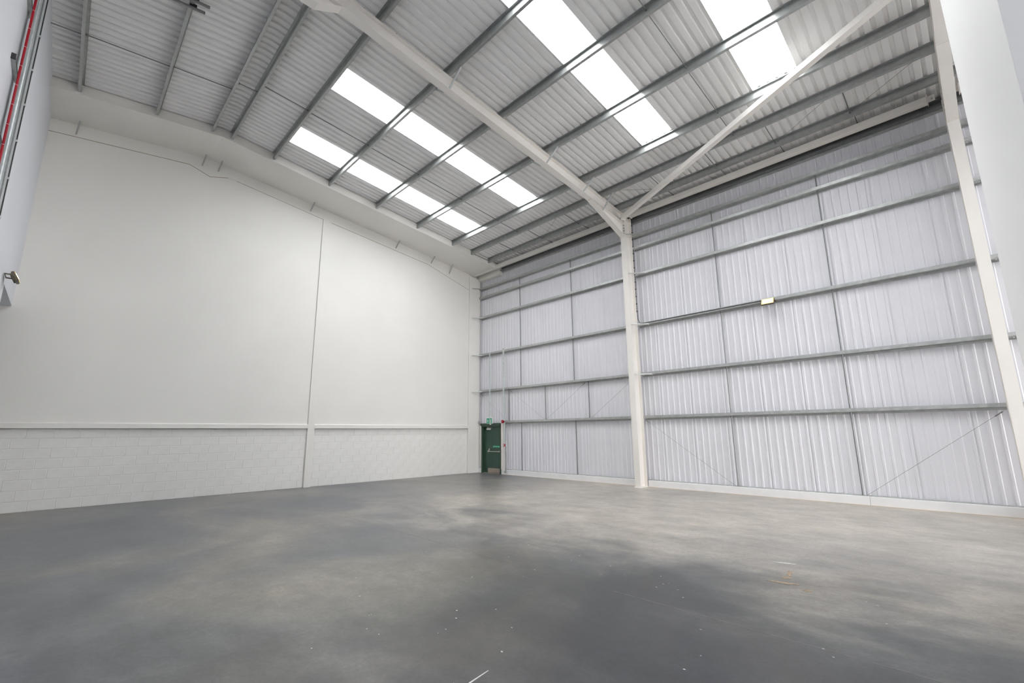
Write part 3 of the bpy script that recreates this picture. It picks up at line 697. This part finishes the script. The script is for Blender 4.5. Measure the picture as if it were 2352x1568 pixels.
flood((11.90, -0.225, 4.985), 0.0, math.radians(-28), 'lit yellow-white floodlight on a rail of the ribbed wall')
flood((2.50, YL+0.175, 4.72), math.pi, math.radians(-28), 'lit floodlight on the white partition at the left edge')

# ------------------------------------------------------------------ services on the left partition
Y0 = YL
t = empty('red_pipe', (6.5, Y0+0.093, 3.2), 'bright red vertical pipe on the white partition at upper left', 'pipe')
MB().tube([(6.5, Y0+0.093, 3.2), (6.5, Y0+0.093, 9.35)], 0.014, 8).build('pipe', 'red', t)
for k in range(19): MB().tube([(6.5, Y0+0.093, 3.4+k*0.31), (6.5, Y0+0.093, 3.405+k*0.31)], 0.0155, 8).build('clip', 'galvlight', t)
t = empty('cable_trunking', (6.1, Y0+0.09, 3.2), 'galvanised steel trunking running up the partition beside the red pipe', 'trunking')
MB().box((6.0, Y0+0.045, 3.2), (6.2, Y0+0.145, 8.95)).build('trunking', 'galvlight', t, 0.004)
MB().box((6.20, Y0+0.075, 3.2), (6.215, Y0+0.085, 8.95)).build('lid_edge', 'galv', t)
MB().box((6.20, Y0+0.128, 3.2), (6.212, Y0+0.145, 8.95)).build('lid_edge', 'galvdark', t)
t = empty('zinc_pipe', (6.36, Y0+0.11, 3.2), 'slim zinc conduit between the red pipe and the trunking', 'conduit')
MB().tube([(6.36, Y0+0.115, 3.2), (6.36, Y0+0.115, 9.35)], 0.012, 8).build('pipe', 'galvlight', t)
t = empty('dark_cable', (5.97, Y0+0.15, 3.2), 'dark cable clipped along the right edge of the trunking', 'cable')
MB().tube([(5.98, Y0+0.148, 3.2), (5.98, Y0+0.148, 8.93)], 0.010, 6).build('cable', 'black', t)
for k in range(8): MB().box((5.955, Y0+0.14, 3.5+k*0.6), (6.0, Y0+0.163, 3.53+k*0.6)).build('clip', 'galvlight', t)
for k, (z, lb) in enumerate(((7.93, 'uppermost'), (6.80, 'middle'), (5.68, 'lower'), (4.56, 'lowest'))):
    t = empty('strut_bracket', (6.3, Y0, z), '%s grey strut bracket behind the red pipe' % lb, 'bracket', 'strut brackets behind the pipes')
    MB().prism([(6.0, Y0, z), (6.0, Y0+0.043, z), (6.0, Y0+0.043, z+0.012), (6.0, Y0+0.006, z+0.012), (6.0, Y0+0.006, z+0.07), (6.0, Y0+0.043, z+0.07), (6.0, Y0+0.043, z+0.082), (6.0, Y0, z+0.082)], (0.62, 0, 0)).build('strut', 'galv', t)
    MB().box((6.62, Y0, z-0.002), (6.635, Y0+0.047, z+0.086)).build('end_cap', 'black', t)
# twin channel rails under the left slope
for k, (x, ye, lb) in enumerate(((5.80, -12.06, 'farther'), (6.0, -12.02, 'nearer'))):
    t = empty('channel_rail', (x, ye, 9.5), 'dark channel rail hung under the left roof slope, %s one of the pair' % lb, 'rail', 'hung channel rails')
    ys = ye; yf = -14.1
    MB().beam((x, ys, roofz(ys)-0.045), (x, yf, roofz(yf)-0.045), [(-0.02,-0.02),(0.02,-0.02),(0.02,0.02),(0.014,0.02),(0.014,-0.014),(-0.014,-0.014),(-0.014,0.02),(-0.02,0.02)]).build('channel', 'galvdark', t)
    MB().box((x-0.035, -12.31, roofz(-12.26)-0.02), (x+0.035, -12.20, roofz(-12.26)+0.03)).build('clamp', 'black', t)
